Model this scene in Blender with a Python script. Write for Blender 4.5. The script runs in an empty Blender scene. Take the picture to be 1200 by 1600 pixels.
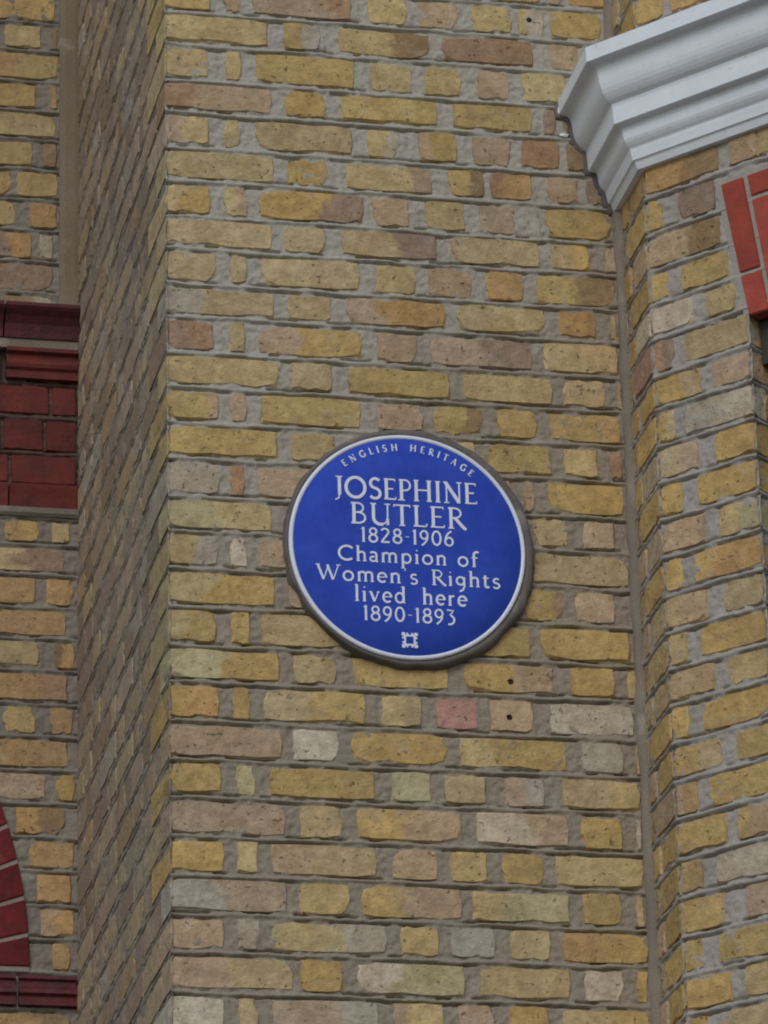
import bpy, bmesh, math, random
import numpy as np
from mathutils import Vector, Matrix

random.seed(7)
S = bpy.context.scene
COL = S.collection

# ------------------------------------------------------------------ camera
F_PX = 7115.3
cam_pos = (-1.2902, -7.9356, -3.8353)
pitch, roll, yaw = 0.3863, -0.0263, 0.2122
fwd = Vector((math.sin(yaw)*math.cos(pitch), math.cos(yaw)*math.cos(pitch), math.sin(pitch)))
rt = Vector((math.cos(yaw), -math.sin(yaw), 0)); up = rt.cross(fwd)
r2 = rt*math.cos(roll)+up*math.sin(roll); u2 = up*math.cos(roll)-rt*math.sin(roll)
cd = bpy.data.cameras.new('camera'); cam = bpy.data.objects.new('camera', cd); COL.objects.link(cam)
cd.sensor_fit = 'VERTICAL'; cd.sensor_height = 24; cd.lens = F_PX*24/1600
cd.clip_start = .1; cd.clip_end = 500
m = Matrix((r2, u2, -fwd)).transposed().to_4x4(); m.translation = cam_pos
cam.matrix_world = m; S.camera = cam

# ------------------------------------------------------------------ daylight
W_ = bpy.data.worlds.new('World'); S.world = W_; W_.use_nodes = True
nt = W_.node_tree; bg = nt.nodes['Background']
sky = nt.nodes.new('ShaderNodeTexSky'); sky.sky_type = 'NISHITA'; sky.sun_disc = False
SUN_DIR = Vector((-.36, -.72, .60)).normalized()
sky.sun_elevation = math.asin(SUN_DIR.z); sky.sun_rotation = math.atan2(SUN_DIR.x, SUN_DIR.y)
sky.air_density = 1.3; sky.dust_density = 1.6; sky.ozone_density = 1.6
nt.links.new(sky.outputs[0], bg.inputs[0]); bg.inputs[1].default_value = 0.125
sd = bpy.data.lights.new('sun', 'SUN'); sd.energy = 0.9; sd.angle = math.radians(30); sd.color = (1, .975, .94)
so = bpy.data.objects.new('sun', sd); COL.objects.link(so)
so.rotation_euler = (-SUN_DIR).to_track_quat('-Z', 'Y').to_euler()
so.location = (-2, -4, 5)
S.view_settings.view_transform = 'Standard'; S.view_settings.look = 'None'
S.view_settings.gamma = 1; S.view_settings.use_curve_mapping = False
S.view_settings.exposure = -0.22
S.cycles.use_denoising = True
S.cycles.pixel_filter_type = 'BLACKMAN_HARRIS'; S.cycles.filter_width = 2.0

# ------------------------------------------------------------------ measured data (millimetres)
MAIN = {-1:[[0,100,'yy',5],[118,330,'bb',5],[348,450,'PP',5],[466,650,'Yy',5],[666,669,'bb',5],[677,778,'yy',5],[788,817,'PP',5],[827,926,'OO',5]],
 0:[[0,93,'YY',5],[116,158,'PP',5],[175,381,'PR',8],[411,495,'yy',5],[515,602,'PP',5],[625,714,'yy',5],[721,781,'yG',3],[788,899,'YY',5]],
 1:[[0,212,'yy',5],[238,316,'YG',5],[350,539,'yD',6],[561,755,'RR',5],[782,851,'PP',5],[861,912,'bb',5]],
 2:[[0,89,'bb',5],[118,156,'yy',5],[180,384,'YY',5],[413,502,'yy',5],[524,603,'yy',5],[633,703,'PP',5],[726,819,'yy',5],[832,912,'bb',5]],
 3:[[0,214,'RP',3],[237,324,'YY',5],[352,552,'YY',5],[578,747,'YY',5],[766,796,'VV',5],[809,909,'bb',5]],
 4:[[0,90,'Py',4],[113,152,'yy',5],[178,377,'bb',5],[403,472,'yG',6],[508,589,'PY',4],[618,703,'PP',5],[718,802,'RR',5],[812,906,'DD',5]],
 5:[[0,218,'yy',5],[240,327,'YY',5],[357,539,'yP',8],[567,643,'Yd',5],[651,741,'RO',3],[768,839,'PP',5],[847,902,'VV',5]],
 6:[[0,89,'bY',3],[112,162,'yP',6],[182,397,'YV',6],[407,491,'PP',5],[516,604,'yy',5],[626,706,'PP',5],[721,757,'GG',5],[763,899,'YY',5]],
 7:[[0,212,'bb',5],[231,318,'bb',5],[346,543,'bV',6],[567,749,'bb',5],[771,854,'bY',5],[882,910,'PP',5]],
 8:[[0,100,'bb',5],[122,161,'bb',5],[185,384,'bb',5],[412,499,'yy',5],[518,612,'PP',5],[634,716,'OO',5],[738,907,'YD',5]],
 9:[[0,213,'Gb',3],[236,328,'bb',5],[353,554,'PO',3],[575,756,'by',5],[782,860,'OO',5],[886,903,'yy',5]],
 10:[[0,96,'VR',5],[120,155,'bb',5],[177,390,'PY',4],[411,498,'PP',5],[520,727,'PV',5],[747,901,'bb',5]],
 11:[[0,220,'yy',5],[240,327,'bb',5],[354,560,'YY',5],[582,766,'yy',5],[783,872,'bb',5],[892,905,'PP',5]],
 12:[[0,101,'YP',8],[118,157,'PP',5],[181,380,'YY',5],[409,504,'PP',5],[522,622,'Yd',6],[647,731,'YY',5],[753,901,'YO',8]],
 13:[[0,217,'YY',5],[237,328,'yy',5],[353,537,'YY',5],[556,607,'bb',5],[626,758,'YY',5],[779,853,'yy',5],[872,902,'RR',5]],
 14:[[0,101,'GG',5],[116,151,'RR',5],[172,351,'PP',5],[370,471,'bb',5],[496,674,'bb',5],[696,721,'PP',5],[744,900,'YY',5]],
 15:[[0,202,'Ey',4],[225,318,'bb',5],[343,532,'bb',5],[551,690,'yy',5],[713,783,'bb',5],[812,878,'PP',5]],
 16:[[0,96,'yG',6],[116,153,'WW',5],[172,361,'PP',5],[386,467,'yy',5],[492,568,'bb',5],[590,669,'PP',5],[707,902,'bb',5]],
 17:[[0,206,'yY',4],[229,315,'PP',5],[340,540,'bb',5],[563,666,'bb',5],[689,771,'YR',8],[789,871,'PP',5]],
 18:[[0,92,'yY',4],[116,156,'YY',5],[175,370,'bb',5],[394,475,'YY',5],[500,575,'yy',5],[598,701,'YY',5],[717,897,'YY',5]],
 19:[[0,211,'EY',5],[235,321,'yy',5],[347,539,'YY',5],[563,746,'YP',5],[774,864,'YY',5],[886,910,'yy',5]],
 20:[[0,96,'YO',3],[118,155,'YY',5],[176,376,'bY',5],[401,486,'yb',5],[508,595,'rr',5],[614,702,'PP',5],[729,899,'WW',5]],
 21:[[0,215,'PP',5],[233,325,'WW',5],[343,531,'YY',5],[552,764,'yY',3],[789,876,'GG',5],[897,905,'yy',5]],
 22:[[0,98,'YY',5],[121,164,'EE',5],[186,390,'YY',5],[418,500,'EE',5],[520,605,'bb',5],[636,718,'PG',5],[748,904,'by',6]],
 23:[[0,218,'PP',5],[242,327,'bb',5],[351,555,'YP',5],[579,761,'WP',5],[782,867,'YY',5],[890,903,'WW',5]],
 24:[[0,101,'YY',5],[121,168,'yy',5],[187,390,'Pb',4],[416,506,'PP',5],[528,604,'yy',5],[626,711,'YY',5],[730,903,'yy',5]],
 25:[[0,218,'GP',4],[239,337,'yy',5],[355,550,'YP',4],[568,759,'yE',4],[780,858,'YY',5],[883,901,'bb',5]],
 26:[[0,101,'PP',5],[121,167,'GG',5],[185,406,'yG',5],[428,505,'yy',5],[523,613,'GG',5],[635,718,'yy',5],[737,906,'OY',5]],
 27:[[0,228,'Pb',4],[237,321,'YY',5],[344,551,'WE',4],[575,753,'bb',5],[776,856,'WW',5],[877,904,'YY',5]],
 28:[[0,99,'WW',5],[122,161,'bb',5],[181,386,'PG',6],[410,509,'Py',3],[535,606,'PP',5],[630,709,'YY',5],[731,900,'yY',5]],
 29:[[0,202,'bb',5],[223,309,'yy',5],[333,525,'YY',5],[549,731,'PP',5],[755,899,'bb',5]]}
ZM = {-4:822,-3:747,-2:672,-1:597,0:522,1:449,2:370,3:299,4:221,5:148,6:71,7:1,8:-75,9:-145,10:-222,11:-295,12:-369,13:-444,14:-522,15:-594,16:-670,17:-748,18:-826,19:-899,20:-977,21:-1053,22:-1126,23:-1204,24:-1279,25:-1354,26:-1427,27:-1503,28:-1578,29:-1653,30:-1728,31:-1803,32:-1878}
ZC = {-5:903,-4:828,-3:753,-2:678,-1:603,0:528,1:453,2:378,3:303,4:228,5:153,6:78,7:-1,8:-80,9:-152,10:-223,11:-301,12:-373,13:-450,14:-525,15:-601,16:-677,17:-754,18:-829,19:-904,20:-975,21:-1051,22:-1124,23:-1199,24:-1275,25:-1349,26:-1426,27:-1500,28:-1573,29:-1648,30:-1723}
CANT = {6:[[0,178,'OD',6],[198,271,'PP',5]],
 7:[[0,41,'YY',5],[74,166,'VV',5]],
 8:[[0,176,'Pd',5]],
 9:[[0,48,'YY',5],[73,188,'YY',5]],
 10:[[0,103,'WW',5],[128,199,'yy',5]],
 11:[[0,52,'RV',5],[70,224,'bb',5]],
 12:[[0,110,'Yb',6],[131,224,'PP',5]],
 13:[[0,48,'Yb',5],[64,224,'GW',5]],
 14:[[0,95,'bP',5],[129,224,'YY',5]],
 15:[[0,55,'YY',5],[83,224,'YY',5]],
 16:[[0,102,'PP',5],[129,224,'yE',5]],
 17:[[0,46,'YY',5],[68,224,'YO',3]],
 18:[[0,98,'bP',5],[129,224,'bb',5]],
 19:[[0,46,'yy',5],[72,224,'YY',5]],
 20:[[0,105,'bb',5],[129,224,'yy',5]],
 21:[[0,45,'YY',5],[69,224,'YY',5]],
 22:[[0,110,'Yb',5],[140,224,'YY',5]],
 23:[[0,54,'PO',4],[72,224,'YY',5]],
 24:[[0,112,'YY',5],[134,224,'YP',3]],
 25:[[0,54,'YO',4],[77,224,'WW',5]],
 26:[[0,98,'YY',5],[140,224,'PP',5]],
 27:[[0,47,'YY',5],[75,224,'YY',5]],
 28:[[0,104,'YY',5],[130,224,'yb',5]],
 29:[[0,49,'YY',5],[73,224,'bb',5]]}
ZU = [1306,1228,1148,1076,997,923,850,775,699,623,545,466]
ZLO = [-74,-137,-207,-284,-356,-430,-505,-581,-657,-731,-808,-882,-959,-1033,-1106]
UP = {1:[[-269,-89,'DD',5],[-70,-47,'PP',5]],
 2:[[-253,-50,'YY',5]],
 3:[[-238,-179,'yy',5],[-172,-81,'yy',5],[-65,-44,'DD',5]],
 4:[[-267,-40,'OY',5]],
 5:[[-280,-91,'YY',5],[-67,-44,'OO',5]],
 6:[[-265,-49,'yy',5]],
 7:[[-279,-102,'YY',5],[-81,-46,'DD',5]],
 8:[[-278,-148,'OO',5],[-142,-43,'YY',5]],
 9:[[-263,-137,'yy',5],[-111,-43,'OO',5]],
 10:[[-219,-101,'VO',5],[-89,-53,'GG',5]],
 11:[[-218,-53,'VV',5]]}
LOW = {1:[[-254,-187,'yy',5],[-163,-83,'OY',5],[-58,-13,'yy',5]],
 2:[[-254,-27,'bV',6]],
 3:[[-253,-90,'OO',5],[-71,-6,'OO',5]],
 4:[[-252,-22,'OO',5]],
 5:[[-251,-82,'yy',5],[-54,-4,'dO',4]],
 6:[[-237,-18,'OR',7]],
 7:[[-250,-184,'bb',5],[-163,-88,'YY',5],[-61,-8,'OO',5]],
 8:[[-249,-18,'yO',4]],
 9:[[-248,-63,'PP',5],[-49,-1,'YY',5]],
 10:[[-135,-24,'OD',5]],
 11:[[-105,2,'OO',5]],
 12:[[-87,-10,'OO',5]],
 13:[[-82,-3,'PO',4]],
 14:[[-55,-11,'OO',5]]}

WX, Q, ANG, WC, D = .9157, .1922, .8687, .2239, 1.245
sA, cA = math.sin(ANG), math.cos(ANG)

# ------------------------------------------------------------------ node helpers
def mat(name):
    m = bpy.data.materials.new(name); m.use_nodes = True
    n = m.node_tree; b = n.nodes['Principled BSDF']
    return m, n, b
def N(n, t, **kw):
    x = n.nodes.new(t)
    for k, v in kw.items():
        if k.startswith('i_'):
            key = k[2:]; x.inputs[int(key) if key.isdigit() else key].default_value = v
        else: setattr(x, k, v)
    return x
def noise(n, vec, scale, detail=4, rough=.6, dist=0):
    t = N(n, 'ShaderNodeTexNoise'); t.inputs['Scale'].default_value = scale
    t.inputs['Detail'].default_value = detail; t.inputs['Roughness'].default_value = rough
    t.inputs['Distortion'].default_value = dist
    if vec is not None: n.links.new(vec, t.inputs['Vector'])
    return t.outputs['Fac']
def rng(n, fac, a, b, c=0., d=1., smooth=True):
    t = N(n, 'ShaderNodeMapRange'); t.interpolation_type = 'SMOOTHSTEP' if smooth else 'LINEAR'
    t.inputs[1].default_value = a; t.inputs[2].default_value = b; t.inputs[3].default_value = c; t.inputs[4].default_value = d
    n.links.new(fac, t.inputs[0]); return t.outputs[0]
def mixc(n, fac, a, b, mode='MIX'):
    t = N(n, 'ShaderNodeMix', data_type='RGBA', blend_type=mode)
    for s, v in ((t.inputs[0], fac), (t.inputs[6], a), (t.inputs[7], b)):
        if hasattr(v, 'links') or isinstance(v, bpy.types.NodeSocket): n.links.new(v, s)
        elif isinstance(v, (int, float)): s.default_value = v
        else: s.default_value = (*v, 1) if len(v) == 3 else v
    return t.outputs[2]
def mth(n, op, a, b=0.):
    t = N(n, 'ShaderNodeMath', operation=op)
    for s, v in ((t.inputs[0], a), (t.inputs[1], b)):
        if isinstance(v, (int, float)): s.default_value = v
        else: n.links.new(v, s)
    return t.outputs[0]
def bump(n, b, h, strength, dist):
    t = N(n, 'ShaderNodeBump'); t.inputs['Strength'].default_value = strength; t.inputs['Distance'].default_value = dist
    n.links.new(h, t.inputs['Height']); n.links.new(t.outputs[0], b.inputs['Normal'])

def brick_material(name, soot=.0, pits=1.0, bloom=1.0):
    m, n, b = mat(name)
    tc = N(n, 'ShaderNodeTexCoord'); oi = N(n, 'ShaderNodeObjectInfo')
    sc = N(n, 'ShaderNodeVectorMath', operation='SCALE'); sc.inputs['Scale'].default_value = 37.
    cmb = N(n, 'ShaderNodeCombineXYZ')
    n.links.new(oi.outputs['Random'], cmb.inputs[0])
    n.links.new(mth(n, 'MULTIPLY', oi.outputs['Random'], 7.3), cmb.inputs[1])
    n.links.new(mth(n, 'MULTIPLY', oi.outputs['Random'], 3.1), cmb.inputs[2])
    n.links.new(cmb.outputs[0], sc.inputs[0])
    ad = N(n, 'ShaderNodeVectorMath', operation='ADD')
    n.links.new(tc.outputs['Object'], ad.inputs[0]); n.links.new(sc.outputs[0], ad.inputs[1])
    P = ad.outputs[0]
    big = noise(n, P, 14, 5, .6); mid = noise(n, P, 45, 5, .65); fine = noise(n, P, 190, 4, .7)
    tb = N(n, 'ShaderNodeAttribute', attribute_type='OBJECT', attribute_name='tone_b')
    sp = N(n, 'ShaderNodeAttribute', attribute_type='OBJECT', attribute_name='split')
    sx = N(n, 'ShaderNodeSeparateXYZ'); n.links.new(tc.outputs['Generated'], sx.inputs[0])
    e = mth(n, 'SUBTRACT', sx.outputs[0], sp.outputs['Fac'])
    e = mth(n, 'ADD', e, mth(n, 'MULTIPLY', mth(n, 'SUBTRACT', big, .5), .9))
    f = rng(n, e, -.07, .07)
    c = mixc(n, f, oi.outputs['Color'], tb.outputs['Color'])
    # mottling of the fired clay
    c = mixc(n, rng(n, big, .35, .68, 0, .30), c, (.30, .185, .072))
    c = mixc(n, rng(n, mid, .30, .70, 0, 1), mixc(n, 1., c, (.80, .79, .76), 'MULTIPLY'), mixc(n, 1., c, (1.14, 1.13, 1.12), 'MULTIPLY'))
    # lime bloom and mortar smears
    blo = noise(n, P, 22, 6, .7, .4)
    c = mixc(n, rng(n, blo, .56, .70, 0, .42*bloom), c, (.46, .41, .31))
    # dark burnt specks and pits
    spk = noise(n, P, 85, 3, .55)
    c = mixc(n, rng(n, spk, .66, .72, 0, .42*pits), c, (.08, .045, .028))
    sm = noise(n, P, 260, 2, .5)
    c = mixc(n, rng(n, sm, .60, .72, 0, .28), c, (.16, .11, .06))
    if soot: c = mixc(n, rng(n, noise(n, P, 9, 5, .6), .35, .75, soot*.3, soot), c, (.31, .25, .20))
    ge = N(n, 'ShaderNodeNewGeometry')
    gr = noise(n, ge.outputs['Position'], 2.6, 6, .65)
    c = mixc(n, rng(n, gr, .40, .70, 0, .24), c, (.20, .165, .12))
    ed = noise(n, ge.outputs['Position'], 75, 5, .7)
    c = mixc(n, rng(n, ed, .60, .74, 0, .45), c, (.19, .14, .085))
    n.links.new(c, b.inputs['Base Color'])
    b.inputs['Roughness'].default_value = .95; b.inputs['Specular IOR Level'].default_value = .15
    h = mth(n, 'ADD', mth(n, 'MULTIPLY', mid, 1.0), mth(n, 'MULTIPLY', fine, .35))
    h = mth(n, 'SUBTRACT', h, rng(n, spk, .64, .74, 0, .8))
    h = mth(n, 'ADD', h, mth(n, 'MULTIPLY', big, .8))
    h = mth(n, 'ADD', h, mth(n, 'MULTIPLY', ed, .9))
    bump(n, b, h, .9, .0046)
    return m

def mortar_material(name, ca, cb, mask=None, dirt=.35):
    m, n, b = mat(name)
    tc = N(n, 'ShaderNodeTexCoord'); P = tc.outputs['Object']
    big = noise(n, P, 3.2, 5, .6); mid = noise(n, P, 30, 6, .7); fine = noise(n, P, 330, 3, .7)
    if mask == 'main':   # the lower right keeps older, browner pointing
        sx = N(n, 'ShaderNodeSeparateXYZ'); n.links.new(P, sx.inputs[0])
        t = mth(n, 'SUBTRACT', mth(n, 'MULTIPLY', sx.outputs[0], .75), mth(n, 'MULTIPLY', sx.outputs[2], .85))
        f = rng(n, mth(n, 'ADD', t, mth(n, 'MULTIPLY', mth(n, 'SUBTRACT', big, .5), .9)), .32, .78)
    else:
        f = rng(n, big, .35, .65)
    c = mixc(n, f, ca, cb)
    c = mixc(n, rng(n, mid, .46, .74, 0, dirt), c, (.22, .18, .13))
    c = mixc(n, rng(n, noise(n, P, 12, 5, .6), .55, .72, 0, .35), c, (.50, .47, .42))
    c = mixc(n, rng(n, fine, .3, .7), mixc(n, 1., c, (.82, .82, .82), 'MULTIPLY'), mixc(n, 1., c, (1.12, 1.12, 1.12), 'MULTIPLY'))
    n.links.new(c, b.inputs['Base Color'])
    b.inputs['Roughness'].default_value = .97; b.inputs['Specular IOR Level'].default_value = .1
    bump(n, b, mth(n, 'ADD', mid, mth(n, 'MULTIPLY', fine, .5)), .6, .003)
    return m

def red_material(name, c0, c1, gloss=.8):
    m, n, b = mat(name)
    tc = N(n, 'ShaderNodeTexCoord'); oi = N(n, 'ShaderNodeObjectInfo')
    ad = N(n, 'ShaderNodeVectorMath', operation='ADD'); n.links.new(tc.outputs['Object'], ad.inputs[0])
    n.links.new(mth(n, 'MULTIPLY', oi.outputs['Random'], 31.), ad.inputs[1]); P = ad.outputs[0]
    big = noise(n, P, 16, 4, .55); fine = noise(n, P, 160, 4, .7)
    c = mixc(n, rng(n, big, .35, .65), c0, c1)
    c = mixc(n, rng(n, fine, .52, .72, 0, .5), c, (c0[0]*.45, c0[1]*.6, c0[2]*.6))
    c = mixc(n, rng(n, noise(n, P, 34, 6, .7), .55, .75, 0, .45), c, (c0[0]*.62+.05, c0[1]+.06, c0[2]+.05))
    hs = N(n, 'ShaderNodeHueSaturation'); n.links.new(c, hs.inputs['Color'])
    n.links.new(rng(n, oi.outputs['Random'], 0, 1, .78, 1.18, False), hs.inputs['Value'])
    n.links.new(hs.outputs[0], b.inputs['Base Color'])
    b.inputs['Roughness'].default_value = gloss; b.inputs['Specular IOR Level'].default_value = .3
    bump(n, b, mth(n, 'ADD', mth(n, 'ADD', big, noise(n, P, 55, 5, .65)), mth(n, 'MULTIPLY', fine, .4)), .7, .004)
    return m

M_BRICK = brick_material('stock_brick')
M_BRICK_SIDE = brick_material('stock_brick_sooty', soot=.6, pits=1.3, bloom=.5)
M_BRICK_LEFT = brick_material('stock_brick_left', soot=.2, bloom=.8)
M_MORTAR = mortar_material('mortar_main', (.41, .395, .35), (.30, .262, .21), 'main')
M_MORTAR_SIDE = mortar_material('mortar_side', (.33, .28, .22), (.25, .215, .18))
M_MORTAR_BAY = mortar_material('mortar_bay', (.39, .37, .345), (.33, .305, .275), dirt=.2)
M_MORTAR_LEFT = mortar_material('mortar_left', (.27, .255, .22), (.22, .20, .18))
M_FILLET = mortar_material('mortar_fillet', (.22, .20, .17), (.28, .245, .20), dirt=.3)
M_BAND = mortar_material('render_band', (.20, .165, .12), (.24, .20, .15), dirt=.35)
M_COLLAR = mortar_material('mortar_collar', (.17, .155, .15), (.115, .105, .105), dirt=.3)
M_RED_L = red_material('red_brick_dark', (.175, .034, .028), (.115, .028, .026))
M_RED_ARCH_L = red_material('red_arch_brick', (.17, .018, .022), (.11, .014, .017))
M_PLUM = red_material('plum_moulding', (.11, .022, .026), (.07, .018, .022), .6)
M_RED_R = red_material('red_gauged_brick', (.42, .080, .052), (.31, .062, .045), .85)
M_MORTAR_RED = mortar_material('mortar_red', (.11, .07, .06), (.09, .06, .055))
M_MORTAR_ARCH = mortar_material('mortar_arch', (.33, .29, .27), (.26, .235, .21))
M_CORE = mortar_material('masonry_core', (.2, .18, .15), (.17, .15, .13))

PAL = {'Y': (.49, .355, .135), 'y': (.50, .40, .20), 'b': (.47, .375, .215), 'O': (.46, .30, .13), 'P': (.44, .335, .235),
       'R': (.37, .235, .155), 'r': (.46, .24, .20), 'V': (.30, .22, .175), 'G': (.42, .39, .33), 'W': (.54, .48, .38),
       'E': (.44, .41, .25), 'D': (.28, .20, .115), 'd': (.27, .19, .10)}
def calm(c, k=.10):
    g = .30*c[0]+.55*c[1]+.15*c[2]; return tuple((x*(1-k)+g*k)*f for x, f in zip(c, (1.18, 1.15, 1.10)))
PAL = {k: calm(v) for k, v in PAL.items()}
def tint(c, amt=.10):
    k = 1+random.uniform(-amt, amt); w = random.uniform(-.04, .04)
    return (c[0]*k*(1+w), c[1]*k, c[2]*k*(1-w*1.5))

# ------------------------------------------------------------------ object helpers
def thing(name, label, cat, loc=(0, 0, 0), group=None):
    o = bpy.data.objects.new(name, None); COL.objects.link(o); o.location = loc
    o.empty_display_size = .1
    o['label'] = label; o['category'] = cat
    if group: o['group'] = group
    o['kind'] = 'thing'
    return o
def link(name, me, mt, parent=None, mw=None, smooth=False):
    o = bpy.data.objects.new(name, me); COL.objects.link(o)
    if mt and not me.materials: me.materials.append(mt)
    if smooth: me.polygons.foreach_set('use_smooth', [True]*len(me.polygons))
    if parent is not None: o.parent = parent
    base = mw if mw is not None else Matrix()
    o.matrix_local = (Matrix.Translation(-parent_loc(parent)) @ base) if parent is not None else base
    return o
def parent_loc(p):
    v = Vector((0, 0, 0))
    while p is not None:
        v += p.location; p = p.parent
    return v

class Frame:
    """a wall plane: u along, v up, h outwards"""
    def __init__(s, O, U, Nn):
        s.O = Vector(O); s.U = Vector(U).normalized(); s.N = Vector(Nn).normalized(); s.V = Vector((0, 0, 1))
    def p(s, u, v, h=0): return s.O+s.U*u+s.V*v+s.N*h
    def mat(s, u, v, h=0):
        m = Matrix((s.U, s.V, s.N)).transposed().to_4x4(); m.translation = s.p(u, v, h); return m
FM = Frame((0, 0, 0), (1, 0, 0), (0, -1, 0))
FS = Frame((0, 0, 0), (0, 1, 0), (-1, 0, 0))
FL = Frame((0, D, 0), (1, 0, 0), (0, -1, 0))
FT = Frame((WX, 0, 0), (0, -1, 0), (-1, 0, 0))
FC = Frame((WX, -Q, 0), (cA, -sA, 0), (-sA, -cA, 0))
FR = Frame(FC.p(WC, 0), (sA, cA, 0), (cA, -sA, 0))       # window reveal

def noise2(u, v, scale, seed):
    g = np.random.RandomState(seed).rand(64, 64)
    x = (u/scale) % 64; y = (v/scale) % 64
    i = x.astype(int); j = y.astype(int); a = x-i; b = y-j
    a = a*a*(3-2*a); b = b*b*(3-2*b); i2 = (i+1) % 64; j2 = (j+1) % 64; i %= 64; j %= 64
    return (g[i, j]*(1-a)+g[i2, j]*a)*(1-b)+(g[i, j2]*(1-a)+g[i2, j2]*a)*b

def mortar_sheet(name, fr, u0, u1, v0, v1, beds, mt, parent, du=.003, dv=.0028, seed=1, ribbon=.0007, rw=.0046, crev=1.0, base=-.0030, rough=1.0):
    """pointing as relief: recessed joints, bed joints struck proud with ragged crevices above and below"""
    nu = max(2, int((u1-u0)/du)); nv = max(2, int((v1-v0)/dv))
    u = np.linspace(u0, u1, nu); v = np.linspace(v0, v1, nv); Ug, Vg = np.meshgrid(u, v, indexing='ij')
    h = np.full_like(Ug, base)
    h += ((noise2(Ug, Vg, .03, seed)-.5)*.0030+(noise2(Ug, Vg, .010, seed+1)-.5)*.0044+(noise2(Ug, Vg, .0045, seed+2)-.5)*.0020)*rough
    for i, z in enumerate(beds):
        wob = (noise2(Ug, Vg*0+i*.37, .06, seed+3)-.5)*.005+(noise2(Ug, Vg*0+i*.37, .015, seed+4)-.5)*.0024
        d = Vg-z-wob
        w = rw*(.75+.5*noise2(Ug, Vg*0+i*.51, .09, seed+5))
        up_ = np.clip((w-np.abs(d))/.0030, 0, 1)
        prof = ribbon*(1.0-.5*(d/w))
        amp = np.clip(noise2(Ug, Vg*0+i*.73, .11, seed+6)*2.2-.2, .35, 1)
        h = np.where(up_ > 0, h*(1-up_)+(prof*amp+(noise2(Ug, Vg, .008, seed+9)-.5)*.0014)*up_, h)
        c1 = np.exp(-((d+w+.0018)/.0016)**2)*np.clip((noise2(Ug, Vg*0+i*.91, .035, seed+7)-.34)*4, 0, 1)
        c2 = np.exp(-((d-w-.0018)/.0016)**2)*np.clip((noise2(Ug, Vg*0+i*.63, .03, seed+8)-.50)*5, 0, 1)
        h -= (c1*.014+c2*.013)*crev
    O, U, Nn = (np.array(x) for x in (fr.O, fr.U, fr.N))
    co = O+Ug[..., None]*U+Vg[..., None]*np.array([0, 0, 1.])+h[..., None]*Nn
    me = bpy.data.meshes.new(name)
    idx = np.arange(nu*nv).reshape(nu, nv)
    f = np.stack([idx[:-1, :-1], idx[1:, :-1], idx[1:, 1:], idx[:-1, 1:]], -1).reshape(-1, 4)
    if np.cross(fr.U, (0, 0, 1)).dot(fr.N) < 0: f = f[:, ::-1]
    me.vertices.add(nu*nv); me.vertices.foreach_set('co', co.reshape(-1).astype(np.float32))
    me.loops.add(f.size); me.loops.foreach_set('vertex_index', f.reshape(-1).astype(np.int32))
    me.polygons.add(len(f)); me.polygons.foreach_set('loop_start', np.arange(0, f.size, 4, dtype=np.int32))
    me.update(); me.validate()
    return link(name, me, mt, parent, smooth=True)

def brick_verts(L, H, depth, rnd, rag=1.0):
    """worn brick: three 14-point rings (back, edge, face) - local x along, y up, z out"""
    xs = [-.5, -.31, -.1, .1, .3, .5]; pts = [(x, -.5) for x in xs]+[(.5, .03)]+[(x, .5) for x in reversed(xs)]+[(-.5, -.04)]
    n = 14; V = []
    jit = [(rnd.uniform(-1, 1), rnd.uniform(-1, 1)) for _ in pts]
    chip = [rnd.random() for _ in pts]
    def ring(ins, z, ja, jz):
        for (x, y), (a, b), c in zip(pts, jit, chip):
            k = 1+(1.6*rag if c > .85 else 0)+((.7+1.1*c)*min(1, rag) if abs(x) == .5 and abs(y) == .5 else 0)
            ix = min(ins*k+a*ja, L*.3); iy = ins*k+b*ja
            X = x*L-(math.copysign(ix, x) if abs(x) == .5 else a*ja*2); Y = y*H-(math.copysign(iy, y) if abs(y) == .5 else b*ja)
            V.append((X, Y, z+rnd.uniform(-jz, jz)))
    ring(0, -depth, 0, 0); ring(-.0012, -.0058, .0010*rag, 0); ring(.0028, 0, .0015*rag, .0004)
    Fc = []
    for r in range(2):
        for i in range(n):
            j = (i+1) % n; Fc.append((r*n+i, r*n+j, (r+1)*n+j, (r+1)*n+i))
    c0 = len(V); c1 = c0+1
    V.append((-.22*L, 0, .0007+rnd.uniform(-.0006, .0004))); V.append((.22*L, 0, .0007+rnd.uniform(-.0006, .0004)))
    b = 2*n
    for i in range(n):
        j = (i+1) % n; mx = (pts[i][0]+pts[j][0])/2
        if abs(mx) < .01: Fc.append((b+i, b+j, c1, c0) if pts[i][1] < 0 else (b+i, b+j, c0, c1))
        else: Fc.append((b+i, b+j, c1 if mx > 0 else c0))
    return V, Fc

def brick(fr, u0, u1, v0, v1, code, split, parent, mt=M_BRICK, depth=.03, h=None, name='brick', rag=1.0, flip=False):
    L = u1-u0; H = v1-v0
    if L < .008 or H < .01: return None
    V, Fc = brick_verts(L, H, depth, random, rag)
    me = bpy.data.meshes.new(name)
    me.from_pydata(V, [], Fc)
    hh = random.uniform(-.0012, .0018) if h is None else h
    mw = fr.mat((u0+u1)/2, (v0+v1)/2, hh) @ Matrix.Rotation(random.uniform(-.006, .006), 4, 'Z')
    if np.cross(fr.U, (0, 0, 1)).dot(fr.N) < 0: me.flip_normals()
    o = link(name, me, mt, parent, mw)
    a, b = tint(PAL[code[0]]), tint(PAL[code[1]])
    o.color = (*a, 1); o['tone_b'] = list(b)
    o['split'] = split/10.0 if code[0] != code[1] else 2.0
    return o

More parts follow.
